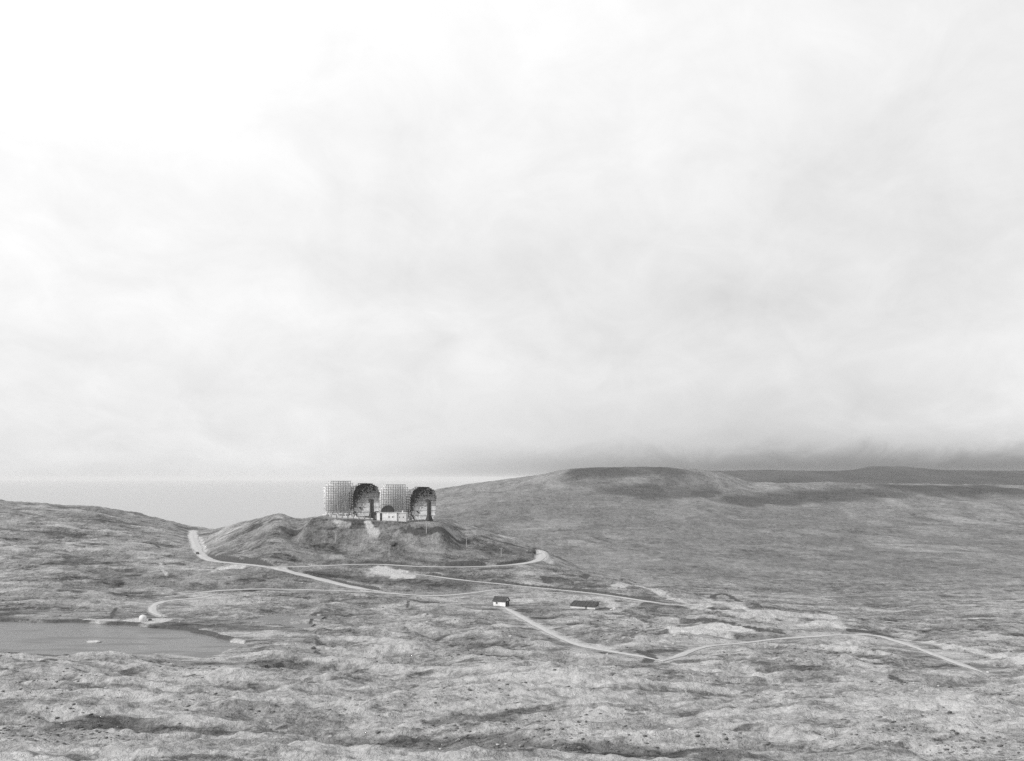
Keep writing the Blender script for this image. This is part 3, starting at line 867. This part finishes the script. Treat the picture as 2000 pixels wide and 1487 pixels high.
def make_antenna(front):
    root = empty('billboard_antenna', (0, 0, 0))
    face, dark, mid, back, rim = MB(), MB(), MB(), MB(), MB()
    rr = random.Random(8)
    z0, BY = 1.2, 1.5
    on = lambda i, j: 0 <= i < NXC and 0 <= j < NZC and cell_on(i, j, front)
    for i in range(NXC):
        for j in range(NZC):
            if not on(i, j): continue
            u, v = i / (NXC - 1), j / (NZC - 1)
            # painted sky and ground reflection: panels bright low, dark towards top and left edge
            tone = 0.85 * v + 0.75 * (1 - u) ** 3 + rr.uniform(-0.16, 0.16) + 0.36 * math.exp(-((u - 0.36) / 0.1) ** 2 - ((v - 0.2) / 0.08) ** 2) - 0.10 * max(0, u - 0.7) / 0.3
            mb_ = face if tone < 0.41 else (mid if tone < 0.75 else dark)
            xa, xb = -RW + i * CW, -RW + (i + 1) * CW
            za, zb = z0 + j * CH, z0 + (j + 1) * CH
            q = [(xa, za), (xb, za), (xb, zb), (xa, zb)]
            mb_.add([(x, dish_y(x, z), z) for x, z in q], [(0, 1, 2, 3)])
            back.add([(x, dish_y(x, z) + 0.09, z) for x, z in q], [(3, 2, 1, 0)])
            if front:                      # dark shroud round the deep edge
                for k, (di, dj) in enumerate(((0, -1), (1, 0), (0, 1), (-1, 0))):
                    if not on(i + di, j + dj):
                        (x0, za_), (x1, zb_) = q[k], q[(k + 1) % 4]
                        rim.add([(x0, dish_y(x0, za_) - 0.12, za_), (x1, dish_y(x1, zb_) - 0.12, zb_), (x1, dish_y(x1, zb_) + 1.0, zb_), (x0, dish_y(x0, za_) + 1.0, za_)], [(0, 1, 2, 3)])
    tag(face.build('face_sky_tone', M['sheet'], root), kind='stuff')
    tag(mid.build('face_mid_tone', M['sheet_half_shade'], root), kind='stuff')
    tag(dark.build('face_shade_tone', M['sheet_shade'], root), kind='stuff')
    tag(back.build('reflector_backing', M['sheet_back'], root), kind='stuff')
    if front:
        tag(rim.build('rim', M['slat'], root), kind='stuff')
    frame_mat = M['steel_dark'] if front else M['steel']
    span = {}
    for i in range(0, NXC + 1, 2):
        js = [j for j in range(NZC) for k in (i - 1, i) if on(k, j)]
        if js:
            span[i] = (z0 + min(js) * CH, z0 + (max(js) + 1) * CH)
    # upright frames behind the face
    for i, (lo, hi) in span.items():
        x = -RW + i * CW
        f = MB()
        n = max(2, int(round((hi - lo) / (2 * CH))))
        zz_ = [lo + (hi - lo) * k / n for k in range(n + 1)]
        f.bar((x, BY, lo), (x, BY, hi), 0.27)
        for k in range(n):
            a, b = (zz_[k], zz_[k + 1]) if k % 2 else (zz_[k + 1], zz_[k])
            f.bar((x, dish_y(x, a) + 0.15, a), (x, BY, b), 0.07)
        f.bar((x, dish_y(x, hi) + 0.15, hi), (x, BY, hi), 0.16)
        f.build('upright_frame', frame_mat, root)
    # horizontal rails along the rear
    for j in range(0, NZC + 1, 2):
        z = z0 + j * CH
        ii = [i for i in span if span[i][0] - 1e-4 <= z <= span[i][1] + 1e-4]
        if len(ii) < 2: continue
        MB().bar((-RW + min(ii) * CW - 0.13, BY + 0.2, z), (-RW + max(ii) * CW + 0.13, BY + 0.2, z), 0.34 if j == NZC else 0.22).build('rear_rail', frame_mat, root)
    if front:                              # stiffening angles across the face
        for j in range(3, NZC - 1, 4):
            z = z0 + j * CH
            js = [i for i in range(NXC) if on(i, j)]
            f = MB()
            for i in range(js[0], js[-1] + 1, 3):
                e = min(i + 3, js[-1] + 1)
                xa, xb = -RW + i * CW, -RW + e * CW
                f.bar((xa, dish_y(xa, z) - 0.08, z), (xb, dish_y(xb, z) - 0.08, z), 0.13)
            f.build('face_angle', M['steel_dark'], root)
    # rungs that stand out past the rim of the face
    for j in range(8, 22, 2):
        z = z0 + (j + 0.5) * CH
        e = RW - CW * min(i for i in range(NXC) if on(i, j))
        for sgn in (-1, 1):
            MB().bar((sgn * (e - 0.1), dish_y(e, z) + 0.2, z), (sgn * (e + 0.55), dish_y(e, z) - 0.3, z), 0.2).build('edge_rib', M['sheet_back'], root)
    for x in (-7.3, -2.4, 2.4, 7.3):
        MB().bar((x, BY + 0.3, 8.5), (x, BY + 3.2, 0.4), 0.24).build('raking_leg', frame_mat, root)
        MB().box(x - 0.7, x + 0.7, BY + 2.4, BY + 4.0, -1.5, 0.45).build('leg_footing', M['concrete'], root)
    MB().box(-RW - 0.6, RW + 0.6, -3.6, 3.2, -1.6, 0.35).build('concrete_footing', M['concrete'], root)
    for x in np.linspace(-RW + 0.6, RW - 0.6, 6):
        MB().box(x - 0.4, x + 0.4, -0.3, 1.8, 0.35, 1.6).build('pier', M['concrete'], root)
    return root


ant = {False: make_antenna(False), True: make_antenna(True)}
ANTS = [
    (664, 704, 1005, 180 + 27, 'leftmost billboard antenna, seen from behind as a pale steel lattice'),
    (711, 688, 1011, 40, 'second billboard antenna from the left, its dark hollow face towards the tower'),
    (771, 704, 1012, 180 + 27, 'lattice-backed billboard antenna rising behind the white building with dark dome'),
    (822, 688, 1018, 40, 'rightmost billboard antenna, hollow face bright at the foot and dark above'),
]
places = []
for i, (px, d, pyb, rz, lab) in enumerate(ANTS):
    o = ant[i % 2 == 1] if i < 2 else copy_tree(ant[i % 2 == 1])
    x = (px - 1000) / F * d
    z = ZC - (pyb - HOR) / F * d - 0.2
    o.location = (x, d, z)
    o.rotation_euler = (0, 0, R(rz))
    tag(o, lab, 'antenna', 'four billboard antennas on the hilltop')
    places.append((x, d, z, rz))


def feed_tower(x, d, z, rz, h, label):
    root = empty('feed_tower', (x, d, z), R(rz))
    MB().lathe([(2.1, -1.2), (2.1, 0.5), (1.9, 0.6)], 8).build('base_block', M['tower'], root)
    t = MB()
    prof = [(1.75, 0.55), (1.25, 2.2), (0.9, 3.6), (0.82, h - 1.2), (0.7, h - 0.4)]
    n = 4
    vs, fs = [], []
    for r_, zz_ in prof:
        vs += [(r_ * sx_, r_ * sy_, zz_) for sx_, sy_ in ((-1, -1), (1, -1), (1, 1), (-1, 1))]
    for k in range(len(prof) - 1):
        for q in range(4):
            fs.append((k * 4 + q, k * 4 + (q + 1) % 4, k * 4 + 4 + (q + 1) % 4, k * 4 + 4 + q))
    fs.append((3, 2, 1, 0)); fs.append(tuple(len(vs) - 4 + q for q in range(4)))
    t.add(vs, fs).build('tower_shaft', M['tower'], root)
    # horn pointing back at the reflector (local +y)
    hn = MB()
    a, b, y0, y1, zc = 0.35, 0.95, 0.4, 2.2, h - 0.5
    hn.add([(-a, y0, zc - a), (a, y0, zc - a), (a, y0, zc + a), (-a, y0, zc + a), (-b, y1, zc - b), (b, y1, zc - b), (b, y1, zc + b), (-b, y1, zc + b)],
           [(3, 2, 1, 0), (0, 1, 5, 4), (1, 2, 6, 5), (2, 3, 7, 6), (3, 0, 4, 7), (4, 5, 6, 7)])
    hn.build('feed_horn', M['tower'], root)
    MB().box(-0.95, 0.95, -0.95, 0.45, h - 0.4, h - 0.05).build('tower_cap', M['tower'], root)
    lad = MB()
    for sx_ in (-0.22, 0.22):
        lad.bar((sx_, -1.05, 2.6), (sx_, -0.98, h), 0.06)
    for k in range(14):
        lad.bar((-0.22, -1.02, 3 + k * 0.55), (0.22, -1.02, 3 + k * 0.55), 0.05)
    lad.build('ladder', M['steel'], root)
    return tag(root, label, 'tower', 'feed towers in front of the antennas')


for k, (i, h, lab) in enumerate([(1, 11.3, 'dark feed tower with flared base between antenna face and white building'),
                                 (3, 12.4, 'dark feed tower with flared base at the right end of the site')]):
    x, d, z, rz = places[i]
    nx_, ny_ = math.sin(R(rz)), -math.cos(R(rz))
    feed_tower(x + nx_ * 8.3, d + ny_ * 8.3, site_h(x) - 0.4 + 0.0, rz, h, lab)

# low concrete wall along the brow under the two left antennas, and another under the right one
def brow_wall(pxa, pxb, d, pya, pyb, label):
    a, b = at(pxa, d, ZC - (pya - HOR) / F * d), at(pxb, d, ZC - (pyb - HOR) / F * d)
    root = empty('retaining_wall', a)
    dv = b - a
    n = 8
    for k in range(n):
        p, q = dv * (k / n), dv * ((k + 1) / n)
        mb = MB()
        vs = []
        for pt, e in ((p, 0.04), (q, -0.04)):
            for y, z in ((-0.45, -2.6), (0.45, -2.6), (0.4, 0.0), (-0.35, 0.0)):
                vs.append((pt.x + e, pt.y + y, pt.z + z))
        mb.add(vs, [(0, 1, 2, 3), (7, 6, 5, 4), (0, 4, 5, 1), (1, 5, 6, 2), (2, 6, 7, 3), (3, 7, 4, 0)]).build('wall_panel', M['concrete'], root)
    for k in range(n + 1):
        p = dv * (k / n)
        MB().box(p.x - 0.3, p.x + 0.3, p.y - 0.75, p.y - 0.42, p.z - 3.2, p.z + 0.12).build('buttress', M['concrete'], root)
    tag(root, label, 'wall', 'concrete walls along the brow')


brow_wall(645, 732, 672.0, 1006, 1013, 'pale concrete retaining wall on the brow below the two left antennas')
brow_wall(797, 838, 673.0, 1017, 1019, 'short pale concrete wall on the brow below the rightmost antenna')

# white building of two wings
def window(parent, mat_frame, x, z, wd, h, y):
    fr = MB()
    fr.box(x - wd / 2 - 0.1, x + wd / 2 + 0.1, y - 0.05, y + 0.1, z - 0.1, z + h + 0.1)
    o = fr.build('window', mat_frame, parent)
    MB().box(x - wd / 2, x + wd / 2, y - 0.07, y + 0.02, z, z + h).build('pane', M['glass'], o)
    return o


bx, bd = (766 - 1000) / F * 662, 662
bz = ZC - (1016 - HOR) / F * bd
b = empty('station_building', (bx, bd, bz), R(-4))
MB().box(-8.2, 3.2, -3.5, 4.0, -1.5, 4.3).build('main_wing', M['white'], b)
MB().box(-8.5, 3.5, -3.8, 4.3, 4.3, 4.5).build('roof', M['roof_pale'], b)
MB().box(3.2, 8.4, -2.9, 3.6, -1.5, 4.0).build('side_wing', M['white2'], b)
MB().box(3.25, 8.6, -3.15, 3.8, 4.0, 4.2).build('side_roof', M['roof_pale'], b)
MB().box(-6.3, -5.2, -3.62, -3.45, -0.2, 4.0).build('door', M['dark'], b)
for x in (-1.2, 0.9):
    window(b, M['white2'], x, 1.5, 0.6, 0.7, -3.52)
for x in (4.6, 6.8):
    window(b, M['white'], x, 1.4, 0.5, 0.7, -2.92)
MB().box(-8.25, 3.25, -3.56, -3.48, -1.5, 0.1).build('plinth', M['concrete'], b)
MB().box(5.5, 6.2, 0, 0.7, 4.2, 5.4).build('chimney', M['white2'], b)
tag(b, 'low white station building with flat roof below the third antenna', 'building')

# dark round-topped cover on the roof
cv = empty('roof_dome', (bx - 2.2, bd + 0.4, bz + 4.5), R(-4))
n = 14
prof = [(-3.6 * math.cos(math.pi * k / n) * (1.05 if k < n / 2 else 0.85), 3.7 * math.sin(math.pi * k / n) ** 1.1) for k in range(n + 1)]
MB().extrude(prof, -2.4, 2.4).build('canopy', M['dark'], cv, False)
for y in (-2.45, 0.0, 2.45):
    f = MB()
    for k in range(n):
        f.bar((prof[k][0] * 1.01, y, prof[k][1] + 0.03), (prof[k + 1][0] * 1.01, y, prof[k + 1][1] + 0.03), 0.12)
    f.build('hoop', M['tower'], cv)
tag(cv, 'dark dome-shaped cover standing on the roof of the white building', 'dome')

# dark arched hut against the left end of the building
hx_ = (735.5 - 1000) / F * 664
hz_ = ZC - (1013.5 - HOR) / F * 664
hut = empty('arched_hut', (hx_, 664, hz_), R(-6))
prof = [(-1.5, -1.0), (1.6, -1.0)] + [(1.6 * math.cos(math.pi * k / 10) + 0.05, 2.4 + 1.9 * math.sin(math.pi * k / 10)) for k in range(11)]
MB().extrude(prof, -2.4, 2.6).build('shell', M['dark'], hut)
MB().box(-0.5, 0.5, -2.5, -2.35, -0.2, 2.0).build('door', M['wood_dark'], hut)
MB().box(0.9, 3.6, -1.2, 1.2, 3.6, 3.9).build('canopy_roof', M['dark'], hut)
tag(hut, 'small dark arched hut between feed tower and white building', 'hut')

# ------------------------------------------------------------------ sheds in the valley
def gable_shed(name, px, py, L, Wd, wall_h, ridge_h, rz, wall_mat, roof_mat, label, sink=0.3):
    x, d = hit(px, py)
    root = empty(name, (x, d, ground_z(x, d)), R(rz))
    wl = MB()
    wl.extrude([(-Wd / 2, -sink - 0.6), (Wd / 2, -sink - 0.6), (Wd / 2, wall_h), (0, ridge_h), (-Wd / 2, wall_h)], 0, L)
    wl.v = [(L / 2 - y, x_, z) for x_, y, z in wl.v]
    wl.build('wall', wall_mat, root)
    for sgn in (-1, 1):
        rf = MB()
        ov, th = 0.35, 0.1
        s = (ridge_h - wall_h) / (Wd / 2)
        y0, y1 = 0.0, sgn * (Wd / 2 + ov)
        za, zb = ridge_h + 0.05, ridge_h + 0.05 - s * (Wd / 2 + ov)
        rf.add([(-L / 2 - ov, y0, za), (L / 2 + ov, y0, za), (L / 2 + ov, y1, zb), (-L / 2 - ov, y1, zb),
                (-L / 2 - ov, y0, za + th), (L / 2 + ov, y0, za + th), (L / 2 + ov, y1, zb + th), (-L / 2 - ov, y1, zb + th)],
               [(0, 1, 2, 3), (7, 6, 5, 4), (0, 4, 5, 1), (1, 5, 6, 2), (2, 6, 7, 3), (3, 7, 4, 0)])
        rf.build('roof_slope', roof_mat, root)
    tag(root, label, 'shed')
    return root


sh = gable_shed('shed', 979, 1183, 5.8, 4.2, 2.1, 3.9, -24, M['white'], M['tar'], 'small white shed with dark tarred roof where the tracks meet')
MB().box(2.88, 2.96, -0.5, 0.5, -0.2, 1.9).build('door', M['wood_dark'], sh)
MB().box(2.905, 2.94, -1.9, 1.9, -0.3, 2.2).build('gable_shade', M['tar'], sh)  # dark panel that paints the shade on the right gable
window(sh, M['white2'], -1.2, 0.9, 0.7, 0.7, -2.12)

x, d = hit(1138, 1189)
lh = empty('long_hut', (x, d, ground_z(x, d)), R(-30))
MB().box(-5.9, 5.9, 0.0, 3.6, -1.0, 1.0).build('wall', M['white2'], lh)
rf = MB()
rf.add([(-6.2, -0.5, 1.0), (6.2, -0.5, 1.0), (6.2, 4.0, 2.75), (-6.2, 4.0, 2.75), (-6.2, -0.5, 1.14), (6.2, -0.5, 1.14), (6.2, 4.0, 2.9), (-6.2, 4.0, 2.9)],
       [(3, 2, 1, 0), (4, 5, 6, 7), (0, 1, 5, 4), (1, 2, 6, 5), (2, 3, 7, 6), (3, 0, 4, 7)])
rf.build('roof', M['tar'], lh)
for k in range(7):
    xx = -5.5 + k * 1.84
    MB().bar((xx, -0.5, 1.18), (xx, 4.0, 2.94), 0.09).build('roof_batten', M['tar'], lh)
MB().box(-5.95, 5.95, 3.6, 3.75, -1.0, 2.5).build('rear_wall', M['white2'], lh)
MB().box(1.2, 2.0, -0.06, 0.04, -0.4, 0.9).build('door', M['wood_dark'], lh)
tag(lh, 'long low hut with a dark sloping roof set into the ground', 'hut')

# ------------------------------------------------------------------ tank, poles, boulders
x, d = hit(279, 1214)
tk = empty('water_tank', (x, d, ground_z(x, d)))
MB().lathe([(1.35, 0.0), (1.35, 1.5), (1.3, 1.75), (1.1, 2.1), (0.7, 2.35), (0.2, 2.45)], 20).build('tank_shell', M['white'], tk, True)
MB().lathe([(1.6, -0.6), (1.6, 0.05)], 20).build('tank_base', M['concrete'], tk)
MB().lathe([(0.28, 2.4), (0.28, 2.6)], 12).build('hatch', M['white2'], tk)
tag(tk, 'round white tank on the gravel landing beside the lake', 'tank')


def boulder(name, x, d, z, sx_, sy_, sz_, mat, seed, label, cat='boulder', group=None):
    rr = random.Random(seed)
    bm = bmesh.new()
    bmesh.ops.create_icosphere(bm, subdivisions=3, radius=1.0)
    offs = np.array([rr.uniform(0, 50) for _ in range(2)])
    for v_ in bm.verts:
        p = v_.co
        k = 1 + 0.28 * float(gnoise(np.array([p.x * 1.3 + offs[0] + p.z]), np.array([p.y * 1.3 + offs[1] - p.z]))[0]) \
              + 0.12 * float(gnoise(np.array([p.x * 3.3 + offs[1]]), np.array([p.y * 3.3 + p.z * 3 + offs[0]]))[0])
        v_.co = Vector((p.x * sx_ * k, p.y * sy_ * k, max(p.z, -0.5) * sz_ * k))
    me = bpy.data.meshes.new(name)
    bm.to_mesh(me); bm.free()
    me.materials.append(mat)
    o = bpy.data.objects.new(name, me)
    COL.objects.link(o)
    o.location = (x, d, z)
    return tag(o, label, cat, group)


for i, (px, py, a, c, zz_, mt, lab) in enumerate([
    (768, 1065, 1.5, 1.3, 1.5, 'rock_dark', 'dark boulder alone on the hillside below the white building'),
    (258, 1275, 1.0, 0.9, 1.3, 'rock_dark', 'dark upright boulder on the near shore of the lake'),
    (293, 1212, 0.7, 0.6, 0.5, 'rock_dark', 'small dark boulder right of the white tank'),
    (1200, 1191, 0.9, 0.8, 0.9, 'rock_pale', 'white boulder right of the long hut'),
    (1194, 1192, 0.6, 0.5, 0.5, 'rock_pale', 'small white stone just left of the white boulder'),
    (386, 1083, 1.0, 0.9, 1.1, 'rock_dark', 'dark boulder at the edge of the road from the saddle'),
    (612, 1268, 0.8, 0.6, 0.6, 'rock_dark', 'dark boulder on the slope right of the lake'),
    (1042, 1080, 1.3, 1.1, 1.8, 'rock_dark', 'dark rock face beside the road bend'),
]):
    x, d = hit(px, py)
    boulder('boulder', x, d, ground_z(x, d) + zz_ * 0.3, a, c, zz_, M[mt], 100 + i, lab, 'boulder')

x, d = on_lake(184, 1254)
boulder('shore_rock', x, d, LAKE - 0.15, 2.9, 1.8, 0.75, M['stones'], 78, 'low pale rock standing out of the lake water', 'rock')


def pole(px, py, h, label):
    x, d = hit(px, py)
    root = empty('utility_pole', (x, d, ground_z(x, d)), R(random.uniform(-30, 30)))
    MB().lathe([(0.16, -0.8), (0.14, h * 0.5), (0.10, h)], 8).build('post', M['wood'], root)
    MB().bar((-0.9, 0.1, h - 0.5), (0.9, 0.1, h - 0.5), 0.14).build('cross_arm', M['wood'], root)
    for sx_ in (-0.75, 0.75):
        MB().lathe([(0.05, h - 0.43), (0.08, h - 0.3), (0.04, h - 0.18)], 8, sx_, 0.1).build('insulator', M['white'], root)
    tag(root, label, 'pole', 'line of poles down the hill')


for px, py, h, lab in [
    (655, 1060, 6.5, 'pale pole highest on the left of the hillside'),
    (760, 1088, 6.5, 'pale pole below the dark boulder on the hillside'),
    (833, 1042, 6.2, 'pale pole on the slope below the rightmost antenna'),
    (911, 1068, 5.5, 'pale pole on the right shoulder of the antenna hill'),
    (979, 1088, 5.0, 'pale pole lowest of the line, left of the road bend'),
    (1493, 1211, 4.6, 'pale pole beside the eastern road, far right of the sheds'),
]:
    pole(px, py, h, lab)

# ------------------------------------------------------------------ loose stones and heather tufts
def scatter(name, count, mat, seed, size, squash, label, cat, keep, rocky=-1.0):
    rs_ = np.random.RandomState(seed)
    ico = bmesh.new()
    bmesh.ops.create_icosphere(ico, subdivisions=1, radius=1.0)
    bv = np.array([v_.co[:] for v_ in ico.verts])
    bf = np.array([[v_.index for v_ in f.verts] for f in ico.faces])
    ico.free()
    vs, fs, nb = [], [], 0
    tries = count * 8
    d = 190 + (rs_.rand(tries) ** 1.3) * 560
    p = rs_.uniform(-150, 2150, tries)
    x = (p - 1000) / F * d
    kp = keep(x, d, rs_.rand(tries))
    x, d, p = x[kp], d[kp], p[kp]
    r = np.clip(np.round(row_of(d)).astype(int), 0, ny - 1)
    c = np.clip(np.round(col_of(p)).astype(int), 0, nx - 1)
    x, d, z = Xg[r, c], Yg[r, c], Zg[r, c]
    ok = (z > LAKE + 0.15) & (cover[r, c, 0] < 0.25) & (cover[r, c, 3] >= rocky)
    ok &= np.cumsum(ok) <= count
    x, d, z = x[ok], d[ok], z[ok]
    n = len(x)
    sc = size[0] + (size[1] - size[0]) * rs_.rand(n) ** 3
    J = 1 + 0.35 * rs_.uniform(-1, 1, (n, len(bv)))
    a = rs_.uniform(0, 6.28, n)
    el_ = rs_.uniform(0.7, 1.6, n)
    lx_ = bv[None, :, 0] * J * (sc * el_)[:, None]
    ly_ = bv[None, :, 1] * J * sc[:, None]
    lz_ = bv[None, :, 2] * J * (sc * squash)[:, None]
    VX = x[:, None] + lx_ * np.cos(a)[:, None] - ly_ * np.sin(a)[:, None]
    VY = d[:, None] + lx_ * np.sin(a)[:, None] + ly_ * np.cos(a)[:, None]
    VZ = z[:, None] + lz_ + (sc * squash * 0.3)[:, None]
    V3 = np.stack([VX, VY, VZ], -1).reshape(-1, 3)
    F3 = (bf[None] + (np.arange(n) * len(bv))[:, None, None]).reshape(-1, 3)
    me = bpy.data.meshes.new(name)
    me.vertices.add(len(V3)); me.vertices.foreach_set('co', V3.astype(np.float32).ravel())
    me.loops.add(F3.size); me.loops.foreach_set('vertex_index', F3.ravel().astype(np.int32))
    me.polygons.add(len(F3))
    me.polygons.foreach_set('loop_start', (np.arange(len(F3)) * 3).astype(np.int32))
    me.polygons.foreach_set('loop_total', np.full(len(F3), 3, np.int32))
    me.update(calc_edges=True)
    me.materials.append(mat)
    o = bpy.data.objects.new(name, me)
    COL.objects.link(o)
    return tag(o, label, cat, kind='stuff')


scatter('stones', 900, M['stones'], 3, (0.08, 0.55), 0.5, 'loose pale stones strewn over the moor', 'stones',
        lambda x, y, r: fbm(x, y, 40, 3, 0.6, 5.5) + (r - 0.5) * 0.5 > 0.25)
scatter('heather', 7000, M['heath'], 4, (0.12, 0.5), 0.4, 'dark clumps of heather over the moor', 'heather',
        lambda x, y, r: fbm(x, y, 50, 4, 0.65, 1.5) + (r - 0.5) * 0.5 > 0.12)

# ------------------------------------------------------------------ air
hz = bpy.data.materials.new('haze')
hz.use_nodes = True
ht = NT(hz.node_tree)
pv = ht.n('ShaderNodeVolumePrincipled')
pv.inputs['Color'].default_value = (0.82, 0.82, 0.82, 1)
pv.inputs['Density'].default_value = 2.0e-5
ho = ht.n('ShaderNodeOutputMaterial')
ht.t.links.new(pv.outputs[0], ho.inputs['Volume'])
hb = MB().box(-95000, 65000, -300, 95000, ZC + SEA_Z - 60, ZC + 95).build('haze', hz)
tag(hb, 'thin sea haze over the moor and the water', 'haze', kind='stuff')
